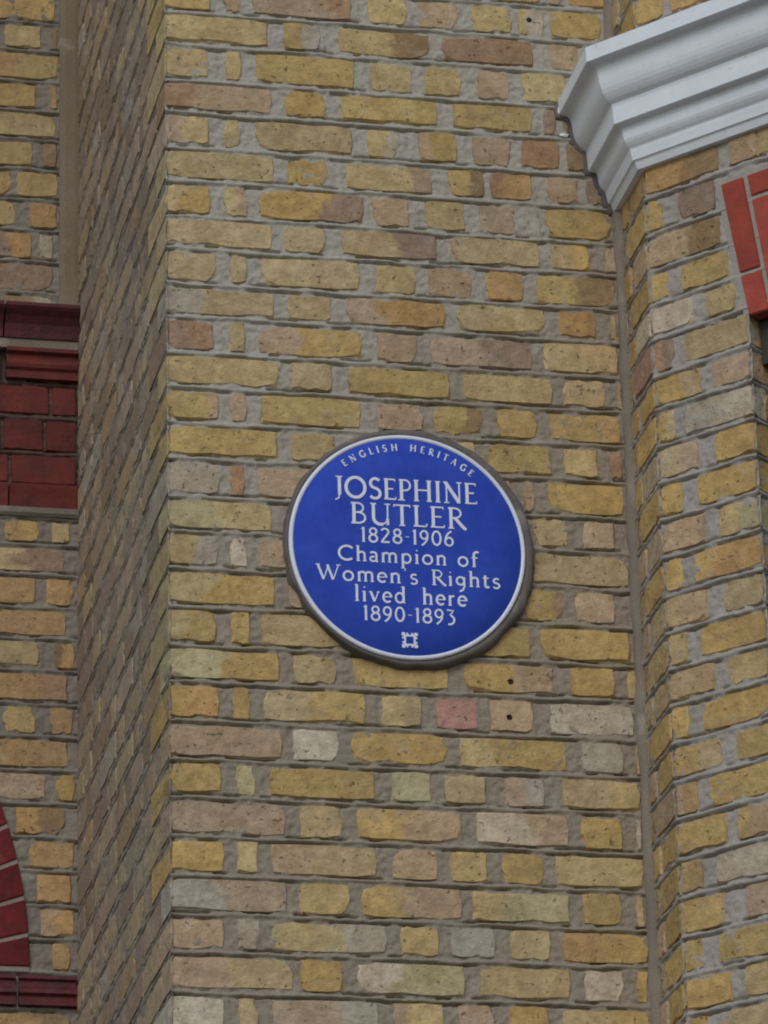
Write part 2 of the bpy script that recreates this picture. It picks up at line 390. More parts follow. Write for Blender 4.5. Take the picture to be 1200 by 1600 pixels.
def joined_bricks(name, items, mt, parent):
    """many bricks beyond or too fine to pick apart, as one mesh; items: (frame,u0,u1,v0,v1)"""
    V = []; Fc = []
    for fr, u0, u1, v0, v1 in items:
        if u1-u0 < .01: continue
        v, f = brick_verts(u1-u0, v1-v0, .03, random)
        mw = fr.mat((u0+u1)/2, (v0+v1)/2, random.uniform(-.001, .0015)); b = len(V)
        V += [tuple(mw @ Vector(x)) for x in v]; Fc += [tuple(b+i for i in q) for q in f]
    me = bpy.data.meshes.new(name); me.from_pydata(V, [], Fc)
    o = link(name, me, mt, parent); o['kind'] = 'stuff'
    o.color = (*PAL['b'], 1); o['tone_b'] = list(PAL['P']); o['split'] = .5
    return o

def prism(name, poly, z0, z1, mt, parent=None):
    n = len(poly); V = [(x, y, z0) for x, y in poly]+[(x, y, z1) for x, y in poly]
    Fc = [tuple(range(n))[::-1], tuple(range(n, 2*n))]+[(i, (i+1) % n, n+(i+1) % n, n+i) for i in range(n)]
    me = bpy.data.meshes.new(name); me.from_pydata(V, [], Fc); me.update()
    bm = bmesh.new(); bm.from_mesh(me); bmesh.ops.recalc_face_normals(bm, faces=bm.faces); bm.to_mesh(me); bm.free()
    return link(name, me, mt, parent)

def in_view(P, mg=40):
    d = Vector(P)-Vector(cam_pos); z = d.dot(fwd)
    x = 600+F_PX*d.dot(r2)/z; y = 800-F_PX*d.dot(u2)/z
    return -mg < x < 1200+mg and -mg < y < 1600+mg

def zl(T, k):
    if k in T: return T[k]/1000
    ks = sorted(T); return T[ks[0]]/1000+(ks[0]-k)*.075 if k < ks[0] else T[ks[-1]]/1000-(k-ks[-1])*.075
BED = .0062      # half thickness of a bed joint

# ------------------------------------------------------------------ the ground far below
gm, gn, gb = mat('paving')
tc = N(gn, 'ShaderNodeTexCoord'); br = N(gn, 'ShaderNodeTexBrick'); br.inputs['Scale'].default_value = 1.2
br.inputs['Color1'].default_value = (.10, .095, .085, 1); br.inputs['Color2'].default_value = (.12, .11, .10, 1); br.inputs['Mortar'].default_value = (.1, .1, .09, 1)
gn.links.new(tc.outputs['Object'], br.inputs[0]); gn.links.new(br.outputs[0], gb.inputs['Base Color']); gb.inputs['Roughness'].default_value = .9
me = bpy.data.meshes.new('pavement'); GZ = -5.45
me.from_pydata([(-150, -150, GZ), (150, -150, GZ), (150, 150, GZ), (-150, 150, GZ)], [], [(0, 1, 2, 3)])
g = link('pavement', me, gm); g['kind'] = 'structure'

# ------------------------------------------------------------------ solid masonry behind the faces
core = thing('house_wall_core', 'solid masonry standing behind the faced brick walls of the house', 'wall', (0, .6, GZ)); core['kind'] = 'structure'
i_ = .016
prism('masonry', [(-.75, D+i_), (i_, D+i_), (i_, i_), (WX+i_, i_), (WX+1.9, i_), (WX+1.9, D+.5), (-.75, D+.5)], GZ, 1.7, M_CORE, core)
def cxy(u, h):
    p = FC.p(u, 0, h); return (p.x, p.y)
prism('bay_masonry', [(WX+i_, .01), (WX+i_, -Q+.012), cxy(.012, -i_), cxy(WC-i_, -i_), cxy(WC-i_, -.24), (WX+.25, .01)], GZ, -.25, M_CORE, core)
prism('bay_head_masonry', [(WX+i_, .01), (WX+i_, -Q+.012), cxy(.012, -i_), cxy(1.15, -i_), cxy(1.15, -.24), (WX+.5, .01)], -.215, 1.35, M_CORE, core)
prism('bay_far_masonry', [cxy(.94, -i_), cxy(1.15, -i_), cxy(1.15, -.24), cxy(.94, -.24)], GZ, -.215, M_CORE, core)

# ------------------------------------------------------------------ front wall (carries the plaque)
front = thing('brick_wall', 'flat yellow stock brick wall face that carries the round blue plaque', 'brick wall', (.45, 0, -.5))
beds = [zl(ZM, k) for k in range(-5, 33)]
mortar_sheet('mortar', FM, -.001, WX+.002, zl(ZM, 32)-.03, zl(ZM, -5)+.03, beds, M_MORTAR, front, seed=11, du=.0026, dv=.0024)
HOLED = []
for k in sorted(MAIN):
    if k < -1: continue
    v1 = zl(ZM, k-1)-BED; v0 = zl(ZM, k)+BED
    for u0, u1, code, s in MAIN[k]:
        a = random.uniform(-.001, .001)
        first = (u0 == 0)
        dep = .03 if not first else (.1 if u1 > 150 else .2135)
        # corner bricks run back through the arris and show their other face on the side wall
        o = brick(FM, u0/1000-(.0028 if first else 0), min(u1/1000, WX-.004), v0+a, v1+a+random.uniform(-.0012, .0012), code, s, front, depth=dep)
        if o and (k, s) and ((k == 19 and u0 < 660 < u1) or (k == 20 and u0 < 655 < u1) or (k == 0 and u0 < 752 < u1)): HOLED.append((k, o))
ext = []
def flemish(fr, ua, ub, v0, v1, ph, items):
    u = ua-(.0 if ph % 2 else .11); w = ph % 2
    while u < ub:
        L = .215 if w else .1025
        a, b = max(u, ua), min(u+L, ub)
        if b-a > .02: items.append((fr, a, b, v0, v1))
        u += L+.012; w = 1-w
for k in list(range(-4, -1))+list(range(30, 33)):
    flemish(FM, .002, WX-.01, zl(ZM, k)+BED, zl(ZM, k-1)-BED, k, ext)
joined_bricks('brick_courses', ext, M_BRICK, front)

def drill(o, P, nrm, r=.0060, dp=.028):
    bm = bmesh.new(); bmesh.ops.create_cone(bm, cap_ends=True, segments=12, radius1=r, radius2=r, depth=dp*2)
    cm = bpy.data.meshes.new('drill'); bm.to_mesh(cm); bm.free()
    c = bpy.data.objects.new('drill', cm); COL.objects.link(c)
    c.matrix_world = Matrix.Translation(P) @ Vector(nrm).to_track_quat('Z', 'Y').to_matrix().to_4x4()
    bpy.context.view_layer.update()
    md = o.modifiers.new('hole', 'BOOLEAN'); md.operation = 'DIFFERENCE'; md.solver = 'EXACT'; md.object = c
    # close the open back first so that the solid is valid
    bm = bmesh.new(); bm.from_mesh(o.data); bmesh.ops.holes_fill(bm, edges=[e for e in bm.edges if e.is_boundary], sides=0); bm.to_mesh(o.data); bm.free()
    dg = bpy.context.evaluated_depsgraph_get(); dg.update()
    nm = bpy.data.meshes.new_from_object(o.evaluated_get(dg)); o.modifiers.clear(); nm.shade_flat(); o.data = nm
    bpy.data.objects.remove(c)
for k, o in HOLED:
    P = {19: (.6577, 0, -.8694), 20: (.6526, 0, -.9421), 0: (.7476, 0, .5636)}[k]
    drill(o, P, (0, -1, 0))

# black plugs added inside the holes to stand for their inner shade
pm, pn, pb = mat('hole_shade'); pb.inputs['Base Color'].default_value = (.012, .011, .010, 1); pb.inputs['Roughness'].default_value = .8
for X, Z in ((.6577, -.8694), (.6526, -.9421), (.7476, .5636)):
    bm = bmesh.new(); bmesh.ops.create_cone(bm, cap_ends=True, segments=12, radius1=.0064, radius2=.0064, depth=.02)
    pme = bpy.data.meshes.new('shade_plug'); bm.to_mesh(pme); bm.free()
    link('shade_plug', pme, pm, front, Matrix.Translation((X, .0125, Z)) @ Matrix.Rotation(math.pi/2, 4, 'X'))

# ------------------------------------------------------------------ side wall running back from the arris
side = thing('brick_wall', 'narrow sooty side wall seen almost edge-on, between the recessed wall and the plaque wall', 'brick wall', (0, .6, -.3))
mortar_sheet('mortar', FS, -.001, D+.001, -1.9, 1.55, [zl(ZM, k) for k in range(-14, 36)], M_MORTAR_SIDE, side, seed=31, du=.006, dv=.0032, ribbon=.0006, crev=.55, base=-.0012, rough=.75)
cand = []
CODES_S = 'bbPPPDDVVybGO'
for k in range(-13, 34):
    v1 = zl(ZM, k-1)-BED; v0 = zl(ZM, k)+BED
    if k in MAIN and k >= -1: first = .1025 if MAIN[k][0][1] > 150 else .2155
    else: first = .1025 if k % 2 else .2155
    if k not in MAIN or k < -1: cand.append((FS, .001, first, v0, v1))
    u = first+.011; w = 1 if first < .15 else 0
    if w == 0:
        cand.append((FS, u, u+.046, v0, v1)) if False else None
    while u < D-.005:
        L = (.2155 if w else .1025)*random.uniform(.97, 1.03)
        cand.append((FS, u, min(u+L, D-.004), v0, v1)); u += L+.011; w = 1-w
seen = [c for c in cand if in_view(FS.p((c[1]+c[2])/2, (c[3]+c[4])/2))]
rest = [c for c in cand if c not in seen]
seen.sort(key=lambda c: c[1]); 
if len(seen) > 298: rest += seen[298:]; seen = seen[:298]
for fr, u0, u1, v0, v1 in seen:
    a, b = random.choice(CODES_S), random.choice(CODES_S)
    if random.random() < .5: b = a
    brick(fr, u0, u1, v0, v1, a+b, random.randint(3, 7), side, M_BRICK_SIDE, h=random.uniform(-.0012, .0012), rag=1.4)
joined_bricks('brick_courses', rest, M_BRICK_SIDE, side)

# ------------------------------------------------------------------ recessed wall on the left
left = thing('brick_wall', 'recessed yellow brick wall at the left edge, crossed by a red string course', 'brick wall', (-.2, D, 0))
zu = [v/1000 for v in ZU]; zo = [v/1000 for v in ZLO]
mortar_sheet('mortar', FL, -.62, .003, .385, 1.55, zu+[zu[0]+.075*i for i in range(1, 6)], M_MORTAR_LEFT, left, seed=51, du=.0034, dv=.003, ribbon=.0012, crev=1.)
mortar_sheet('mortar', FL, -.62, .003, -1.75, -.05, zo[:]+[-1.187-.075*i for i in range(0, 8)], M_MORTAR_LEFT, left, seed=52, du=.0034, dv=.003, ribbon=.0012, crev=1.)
for T, Z in ((UP, zu), (LOW, zo)):
    for k, r in T.items():
        if k >= len(Z): continue
        v1 = Z[k-1]-BED; v0 = Z[k]+BED
        for u0, u1, code, s in r:
            brick(FL, u0/1000, min(u1/1000, -.003), v0, v1, code, s, left, M_BRICK_LEFT)
v1, v0 = zu[-1]-BED, .425+.004
brick(FL, -.175, -.05, v0, v1, 'VG', 6, left, M_BRICK_LEFT)
brick(FL, -.2, -.008, -1.262+BED, -1.187-BED, 'OD', 6, left, M_BRICK_LEFT)
ext = []
ks = [zu[0]+.075*i for i in range(0, 6)]
for i in range(5): flemish(FL, -.6, -.048, ks[i]+BED, ks[i+1]-BED, i, ext)
for Z, lim in ((zu, -.27), (zo, -.27)):
    for i in range(1, len(Z)):
        if Z is zo and Z[i] < -.66: continue
        flemish(FL, -.6, lim, Z[i]+BED, Z[i-1]-BED, i, ext)
for i in range(1, 7): flemish(FL, -.6, -.008, -1.187-.075*(i+1)+BED, -1.187-.075*i-BED, i, ext)
joined_bricks('brick_courses', ext, M_BRICK_LEFT, left)

def moulding(name, fr, prof, ua, ub, mt, parent, zs=1):
    """extrude a profile of (out, z) points along the wall"""
    n = len(prof); V = []; Fc = []
    for u in (ua, ub):
        for h, z in prof: V.append(tuple(fr.p(u, z, h)))
    Fc = [(i, (i+1) % n, n+(i+1) % n, n+i) for i in range(n)]+[tuple(range(n)), tuple(range(2*n-1, n-1, -1))]
    me = bpy.data.meshes.new(name); me.from_pydata(V, [], Fc)
    bm = bmesh.new(); bm.from_mesh(me); bmesh.ops.recalc_face_normals(bm, faces=bm.faces); bm.to_mesh(me); bm.free()
    c = sum((Vector(v) for v in V), Vector())/len(V); me.transform(Matrix.Translation(-c))
    return link(name, me, mt, parent, Matrix.Translation(c))
# rendered fillet up the internal corner above the string course
bandp = [(-.010, 0), (.010, 0)]
me_p = prism('render_band', [(-.042, D+.01), (-.042, D-.006), (-.030, D-.010), (-.008, D-.011), (.004, D-.009), (.004, D+.01)], .43, 1.55, M_BAND, left)

string = thing('string_course', 'moulded dark red brick string course with plum coloured top on the recessed left wall', 'string course', (-.1, D, .2))
topP = [(-.02, .421), (.050, .421), (.052, .412), (.047, .405), (.036, .394), (.026, .378), (.022, .362), (.020, .347), (-.02, .347)]
for a, b in ((-.60, -.385), (-.381, -.170), (-.166, -.0)):
    moulding('moulded_brick', FL, topP, a, b+.0, M_PLUM, string)
midP = [(-.02, .324), (.022, .324), (.022, .315), (.010, .311), (.010, .300), (.017, .294), (.019, .286), (.016, .278), (.009, .273), (.009, .266), (.014, .262), (.014, .253), (-.02, .253)]
for a, b in ((-.60, -.40), (-.39, -.175), (-.160, -.001)):
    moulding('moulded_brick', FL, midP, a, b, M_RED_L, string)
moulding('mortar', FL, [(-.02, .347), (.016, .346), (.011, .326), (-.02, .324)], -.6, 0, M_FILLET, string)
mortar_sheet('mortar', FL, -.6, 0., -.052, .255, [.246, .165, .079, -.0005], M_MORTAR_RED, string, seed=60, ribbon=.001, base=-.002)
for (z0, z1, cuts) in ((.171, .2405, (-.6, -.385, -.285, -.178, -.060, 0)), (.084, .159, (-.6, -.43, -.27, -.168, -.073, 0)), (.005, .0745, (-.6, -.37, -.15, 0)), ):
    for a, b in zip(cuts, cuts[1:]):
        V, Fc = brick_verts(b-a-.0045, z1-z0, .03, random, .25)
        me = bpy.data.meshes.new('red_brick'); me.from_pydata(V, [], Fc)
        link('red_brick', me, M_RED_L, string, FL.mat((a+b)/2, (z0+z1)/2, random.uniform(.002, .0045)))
botP = [(-.02, .0), (.016, 0), (.016, -.008), (.012, -.03), (.010, -.053), (-.02, -.053)]
for a, b in ((-.6, -.38), (-.372, -.155), (-.151, -.001)):
    moulding('moulded_brick', FL, botP, a, b, M_RED_L, string)
moulding('mortar', FL, [(-.02, -.0545), (.013, -.0545), (.010, -.066), (.004, -.072), (-.02, -.072)], -.6, -.0, M_MORTAR_LEFT, string)

# red arch over the neighbouring window, only its right haunch is in view
arch = thing('brick_arch', 'curved dark red brick arch at the lower left edge, with pale joints', 'arch', (-.2, D, -1.1))
AX, AZ, AR = -1.2005, -1.1076, 1.10
dth = .0815/AR
def arc_piece(name, r0, r1, t0, t1, h0, h1, mt, parent, n=2, sk=0., sk0=None):
    sk0 = sk if sk0 is None else sk0
    V = []; Fc = []
    for h in (h0, h1):
        for i in range(n+1):
            t = t0+(t1-t0)*i/n
            for r, q in ((r0, t-(sk0+(sk-sk0)*i/n)), (r1, t)): V.append(tuple(FL.p(AX+r*math.cos(q), AZ+r*math.sin(q), h)))
    m_ = 2*(n+1)
    for i in range(n):
        a = 2*i; Fc += [(a, a+1, a+3, a+2), (m_+a, m_+a+2, m_+a+3, m_+a+1), (a, a+2, m_+a+2, m_+a), (a+1, m_+a+1, m_+a+3, a+3)]
    Fc += [(0, m_, m_+1, 1), (2*n, 2*n+1, m_+2*n+1, m_+2*n)]
    me = bpy.data.meshes.new(name); me.from_pydata(V, [], Fc)
    bm = bmesh.new(); bm.from_mesh(me); bmesh.ops.recalc_face_normals(bm, faces=bm.faces)
    if mt is not M_MORTAR_LEFT and mt is not M_MORTAR_BAY:
        bmesh.ops.bevel(bm, geom=[e for e in bm.edges], offset=.002, segments=1, affect='EDGES')
    bm.to_mesh(me); bm.free()
    c = sum((v.co for v in me.vertices), Vector())/len(me.vertices); me.transform(Matrix.Translation(-c))
    return link(name, me, mt, parent, Matrix.Translation(c))
arc_piece('mortar', .85, AR+.001, 0, dth*7.4, -.01, .0030, M_MORTAR_ARCH, arch, 12)
for i in range(7):
    arc_piece('voussoir', .87, AR, dth*i+(.012 if i == 0 else .006), dth*(i+1)-.003, -.02, .0065, M_RED_ARCH_L, arch, 2, .05, 0. if i == 0 else .05)
impost = thing('impost_moulding', 'dark red moulded brick impost band under the curved arch, bottom left', 'impost', (-.1, D, -1.15))
impP = [(-.02, -1.1155), (.012, -1.1155), (.013, -1.123), (.006, -1.127), (.006, -1.140), (.016, -1.146), (.017, -1.155), (.008, -1.160), (.008, -1.170), (.012, -1.173), (.012, -1.180), (-.02, -1.180)]
for a, b in ((-.6, -.36), (-.354, -.130), (-.124, -.001)):
    moulding('moulded_brick', FL, impP, a, b, M_PLUM, impost)

# ------------------------------------------------------------------ bay: narrow return and canted face
bay = thing('brick_wall', 'canted bay wall of yellow bricks at the right, below the white cornice', 'brick wall', (WX+.05, -Q, -.5))
bz = [zl(ZC, k) for k in range(-12, 33)]
mortar_sheet('mortar', FT, 0, Q+.001, -1.95, 1.35, bz, M_MORTAR_BAY, bay, seed=71, du=.004)
mortar_sheet('mortar', FC, -.001, WC+.001, -1.95, -.232, bz, M_MORTAR_BAY, bay, seed=72, ribbon=.0018, rw=.0050, crev=1.0)
mortar_sheet('mortar', FC, -.001, 1.15, -.232, 1.35, bz, M_MORTAR_BAY, bay, seed=73, du=.004)
mortar_sheet('mortar', FR, 0, .225, -1.95, -.236, bz, M_MORTAR_BAY, bay, seed=74, du=.006, ribbon=.002)
ext = []
def arch_u(z):   # outer edge of the flat arch (skewback)
    return .228-(z+.237)*.160-.013
for k in range(-2, 31):
    v1 = zl(ZC, k-1)-BED; v0 = zl(ZC, k)+BED
    if k in CANT: row = CANT[k]
    elif 2 < k < 6: row = [[0, 210, 'DR', 5], [222, 325, 'RR', 5], [337, 440, 'bb', 5]]
    else: row = [[0, 70, random.choice(['YY', 'bb']), 5], [82, 200, random.choice(['Yb', 'PP', 'OO']), 5], [212, 330, 'bb', 5], [342, 440, 'YY', 5]]
    if k == 6: row = row+[[264, 366, 'bb', 5], [378, 480, 'YY', 5]]
    wide = k >= 11
    for n_, (u0, u1, code, s) in enumerate(row):
        uu1 = u1/1000
        if 7 <= k < 11: uu1 = min(uu1, arch_u((v0+v1)/2)-.006)
        if wide: uu1 = min(uu1, WC)
        brick(FC, u0/1000+.0005, uu1, v0, v1+random.uniform(-.001, .001), code, s, bay, rag=.9, depth=.03 if not (wide and n_) else .045)
    c0 = row[0][2]
    # narrow return: the corner brick turns, a second one follows in every other course
    if row[0][1] < 60:
        brick(FT, .052, Q-.001, v0, v1, c0[0]*2, 5, bay, rag=1.2)
        brick(FT, .020, .040, v0, v1, 'bD', 5, bay, rag=1.2)
    else:
        brick(FT, .085, Q-.001, v0, v1, c0[0]*2, 5, bay, rag=1.2)
        c2 = random.choice('bPDYO')
        brick(FT, .020, .073, v0, v1, c2*2, 5, bay, rag=1.2)
    if 11 <= k <= 22:
        c2 = random.choice('bYDOb')
        if k % 2: brick(FR, .036, .215, v0, v1, c2+'D', 5, bay, M_BRICK_LEFT)
        else: brick(FR, .036, .125, v0, v1, c2*2, 5, bay, M_BRICK_LEFT); brick(FR, .136, .215, v0, v1, 'YD', 5, bay, M_BRICK_LEFT)
    elif k > 22: ext.append((FR, .036, .215, v0, v1))
for k in range(-10, 33):
    v1 = zl(ZC, k-1)-BED; v0 = zl(ZC, k)+BED
    if k <= 6: flemish(FC, .495 if k >= -2 else .002, 1.14, v0, v1, k, ext)
    if k <= -3 or k >= 31:
        flemish(FT, .002, Q, v0, v1, k, ext)
        if k >= 31: flemish(FC, .002, WC, v0, v1, k, ext)
    if 7 <= k < 11: flemish(FC, 1.0, 1.14, v0, v1, k, ext)
    if k >= 11: flemish(FC, .926, 1.14, v0, v1, k, ext)
joined_bricks('brick_courses', ext, M_BRICK, bay)
mortar_sheet('mortar', FC, .924, 1.15, -1.95, -.232, bz, M_MORTAR_BAY, bay, seed=75, du=.006, dv=.005)
for o in [o for o in bay.children if o.name.startswith('brick')]:
    lp = o.matrix_local.translation+parent_loc(bay)
    if (lp-FC.p(.012, -.993)).length < .05 and abs(lp.z+.993) < .036: drill(o, FC.p(.014, -.985), FC.N, .005)

# mortar fillet pointing the internal corner
def fillet():
    n = 260; V = []; Fc = []; rs = np.random.RandomState(5)
    zz = np.linspace(-1.95, 1.35, n)
    j = noise2(zz, zz*0, .05, 90)*.006; j2 = noise2(zz, zz*0, .03, 91)*.008; j3 = noise2(zz, zz*0, .1, 92)*.006
    for i, z in enumerate(zz):
        a = .010+j[i]; b = .012+j2[i]; c = .007+j3[i]*.6
        V += [(WX-a, .006, z), (WX-a, -.002, z), (WX-c, -c, z), (WX-.002, -b, z), (WX+.006, -b, z)]
    for i in range(n-1):
        for q in range(4): a = i*5+q; Fc.append((a, a+1, a+6, a+5))
    me = bpy.data.meshes.new('mortar_fillet'); me.from_pydata(V, [], Fc)
    link('mortar_fillet', me, M_FILLET, bay, smooth=True)
fillet()

# flat arch of red rubbed bricks over the bay window
harch = thing('brick_arch', 'bright red flat brick arch above the dark window opening, right edge', 'arch', FC.p(.4, -.1))
UC = .224+.35; DP = (UC-.228)/.160          # joints radiate from a point below
def rad(u, z): return UC+(u-UC)*(DP+(z+.237))/DP
me = None
def vouss(ua, ub, z0, z1, nm, mt, h0=-.032, h1=.0025, bev=.002):
    P = [(rad(ua, z0), z0), (rad(ub, z0), z0), (rad(ub, z1), z1), (rad(ua, z1), z1)]
    V = [tuple(FC.p(u, z, h)) for h in (h0, h1) for u, z in P]
    Fc = [(0, 1, 2, 3), (4, 5, 6, 7), (0, 1, 5, 4), (1, 2, 6, 5), (2, 3, 7, 6), (3, 0, 4, 7)]
    me = bpy.data.meshes.new(nm); me.from_pydata(V, [], Fc)
    bm = bmesh.new(); bm.from_mesh(me); bmesh.ops.recalc_face_normals(bm, faces=bm.faces)
    if bev: bmesh.ops.bevel(bm, geom=[e for e in bm.edges], offset=bev, segments=2, affect='EDGES')
    bm.to_mesh(me); bm.free()
    c = sum((v.co for v in me.vertices), Vector())/len(me.vertices); me.transform(Matrix.Translation(-c))
    return link(nm, me, mt, harch, Matrix.Translation(c))
vouss(.214, .934, -.235, .062, 'mortar', M_MORTAR_BAY, -.034, -.0012, 0)
nv_ = 13; st = .70/nv_
for i in range(nv_):
    a = .2265+st*i; b = a+st-.009
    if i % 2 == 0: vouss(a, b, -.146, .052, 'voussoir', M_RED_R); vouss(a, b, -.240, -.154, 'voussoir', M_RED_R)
    else: vouss(a, b, .006, .052, 'voussoir', M_RED_R); vouss(a, b, -.240, -.002, 'voussoir', M_RED_R)

# window in the opening, deep in shade
win = thing('window', 'dark bay window set back under the red flat arch, right edge', 'window', FC.p(.5, -1.0))
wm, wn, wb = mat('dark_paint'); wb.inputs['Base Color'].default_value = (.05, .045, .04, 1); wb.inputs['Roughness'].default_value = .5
gm2, gn2, gb2 = mat('window_glass'); gb2.inputs['Base Color'].default_value = (.012, .013, .015, 1); gb2.inputs['Roughness'].default_value = .08
def cbox(nm, u0, u1, v0, v1, h0, h1, mt, parent):
    V = [tuple(FC.p(u, v, h)) for h in (h0, h1) for u, v in ((u0, v0), (u1, v0), (u1, v1), (u0, v1))]
    Fc = [(3, 2, 1, 0), (4, 5, 6, 7), (0, 1, 5, 4), (1, 2, 6, 5), (2, 3, 7, 6), (3, 0, 4, 7)]
    me = bpy.data.meshes.new(nm); me.from_pydata(V, [], Fc)
    bm = bmesh.new(); bm.from_mesh(me); bmesh.ops.recalc_face_normals(bm, faces=bm.faces); bm.to_mesh(me); bm.free()
    return link(nm, me, mt, parent)
cbox('shade_head', WC+.002, .922, -.33, -.20, -.20, -.036, wm, win)  # near-black head pulled forward to stand for the shade under the arch
cbox('frame_jamb', WC+.002, WC+.06, -1.95, -.332, -.20, -.13, wm, win)
cbox('frame_jamb', .865, .922, -1.95, -.332, -.20, -.13, wm, win)
cbox('sash_rail', WC+.062, .863, -1.13, -1.09, -.19, -.15, wm, win)
cbox('pane', WC+.062, .863, -1.95, -1.132, -.178, -.172, gm2, win)
cbox('pane', WC+.062, .863, -1.088, -.332, -.178, -.172, gm2, win)

# ------------------------------------------------------------------ painted stone cornice
cm_, cn, cb = mat('white_masonry_paint')
tc = N(cn, 'ShaderNodeTexCoord'); P = tc.outputs['Object']
c = mixc(cn, rng(cn, noise(cn, P, 9, 6, .65), .35, .72, 0, .35), (.78, .85, .93), (.62, .67, .73))
c = mixc(cn, rng(cn, noise(cn, P, 60, 5, .7), .56, .74, 0, .35), c, (.45, .42, .38))
mpn = N(cn, 'ShaderNodeMapping'); mpn.inputs['Scale'].default_value = (25, 25, 2.5); cn.links.new(P, mpn.inputs[0])
c = mixc(cn, rng(cn, noise(cn, mpn.outputs[0], 1, 5, .6), .55, .75, 0, .25), c, (.50, .48, .45))
cn.links.new(c, cb.inputs['Base Color']); cb.inputs['Roughness'].default_value = .55
bump(cn, cb, mth(cn, 'ADD', noise(cn, P, 40, 5, .6), mth(cn, 'MULTIPLY', noise(cn, P, 250, 3, .6), .3)), .35, .002)
corn = thing('cornice', 'white painted moulded stone cornice running over the canted bay, top right', 'cornice', (WX, -Q, .14))
PR = [(.1163, .3815), (.1158, .350), (.1120, .3480), (.1000, .3470), (.0960, .3440), (.0930, .3400), (.0912, .3330), (.0900, .3240), (.0890, .3150), (.0874, .3060), (.0850, .2970), (.0815, .2890),
      (.0770, .2820), (.0720, .2760), (.0670, .2725), (.0635, .2700), (.0625, .2660), (.0618, .2625), (.0598, .2280), (.0570, .2262), (.0460, .2250), (.0432, .2225), (.0412, .2160), (.0402, .2070), (.0388, .1990),
      (.0360, .1930), (.0318, .1870), (.0275, .1825), (.0262, .1800), (.0256, .1755), (.0216, .1580), (.0180, .1562), (.0165, .1540), (.0150, .1500), (.0110, .1410), (-.004, .1400)]
kk = (1-sA)/cA
def corn_piece(nm, ua, ub):
    """sweep the profile along return (wall end -> mitre) and cant; ua..ub on the cant, ua None = with return"""
    secs = []
    top = [(-.004, .3835)]
    prof = top+PR
    if ua is None:
        secs.append([Vector((WX-e, .004, z)) for e, z in prof])
        secs.append([Vector((WX-e, -Q-kk*e, z)) for e, z in prof])
    else: secs.append([FC.p(ua, z, e) for e, z in prof])
    secs.append([FC.p(ub, z, e) for e, z in prof])
    n = len(prof); V = [tuple(v) for s in secs for v in s]; Fc = []
    for s in range(len(secs)-1):
        for i in range(n): j = (i+1) % n; Fc.append((s*n+i, s*n+j, (s+1)*n+j, (s+1)*n+i))
    Fc += [tuple(range(n)), tuple(range((len(secs)-1)*n, len(secs)*n))]
    me = bpy.data.meshes.new(nm); me.from_pydata(V, [], Fc)
    bm = bmesh.new(); bm.from_mesh(me); bmesh.ops.recalc_face_normals(bm, faces=bm.faces)
    sharp = {1, 2, 3, 15, 17, 18, 19, 29, 30, 31, 33, 34, 35, 36, 0}
    bm.to_mesh(me); bm.free()
    return link(nm, me, cm_, corn)
corn_piece('cornice_block', None, .62)
corn_piece('cornice_block', .6215, 1.25)
# dabs of mortar where the cornice dies into the front wall
def blob(nm, parent, P, sx, sy, sz, mt, seed):
    bm = bmesh.new(); bmesh.ops.create_icosphere(bm, subdivisions=3, radius=1)
    rs = random.Random(seed)
    ph = [rs.uniform(0, 6) for _ in range(3)]
    for v in bm.verts:
        k = 1+.22*math.sin(3*v.co.x+ph[0])*math.sin(4*v.co.z+ph[1])+.12*math.sin(9*v.co.x+ph[2])
        v.co = Vector((v.co.x*sx*k, v.co.y*sy*k, v.co.z*sz*k))
    me = bpy.data.meshes.new(nm); bm.to_mesh(me); bm.free()
    return link(nm, me, mt, parent, Matrix.Translation(P), smooth=True)

def contact_mortar():
    # ragged cement line following the end of the profile
    V = []; Fc = []; prof = [p for p in PR if p[0] > 0]
    out = []
    for i, (e, z) in enumerate(prof): out.append((e, z))
    rs = random.Random(3)
    for (e, z) in out:
        w = .006+rs.uniform(0, .006)
        V += [(WX-e-w, .002, z-w*.7), (WX-e-w*.6, -.0035, z-w*.4), (WX-e+.004, -.006, z+.004)]
    for i in range(len(out)-1):
        for q in range(2): a = i*3+q; Fc.append((a, a+1, a+4, a+3))
    me = bpy.data.meshes.new('cement_joint'); me.from_pydata(V, [], Fc)
    link('cement_joint', me, M_COLLAR, corn)
contact_mortar()
blob('paint_dab', corn, (.8085, -.002, .3055), .010, .003, .0045, cm_, 2)
blob('paint_dab', corn, (.8035, -.004, .360), .006, .005, .009, cm_, 5)

# ------------------------------------------------------------------ the plaque
PX, PZ, PR_ = .4597, -.6110, .2318
plq = thing('wall_plaque', 'round blue ceramic plaque with white rim and white lettering on the brick wall', 'plaque', (PX, -.0, PZ))
def P2(x, z, y): return (PX+x, -y, PZ+z)
bm_, bn, bb = mat('blue_glaze')
tc = N(bn, 'ShaderNodeTexCoord'); P = tc.outputs['Object']
c = mixc(bn, rng(bn, noise(bn, P, 22, 6, .7), .3, .7), (.026, .068, .46), (.040, .088, .52))
c = mixc(bn, rng(bn, noise(bn, P, 150, 4, .7), .5, .8, 0, .35), c, (.07, .09, .40))
bn.links.new(c, bb.inputs['Base Color']); bb.inputs['Roughness'].default_value = .8; bb.inputs['Specular IOR Level'].default_value = .12
bump(bn, bb, noise(bn, P, 25, 3, .5), .12, .002)
wm_, wn_, wb_ = mat('white_glaze')
tc = N(wn_, 'ShaderNodeTexCoord')
c = mixc(wn_, rng(wn_, noise(wn_, tc.outputs['Object'], 60, 4, .7), .4, .75, 0, .45), (.74, .79, .90), (.54, .60, .76))
wn_.links.new(c, wb_.inputs['Base Color']); wb_.inputs['Roughness'].default_value = .4
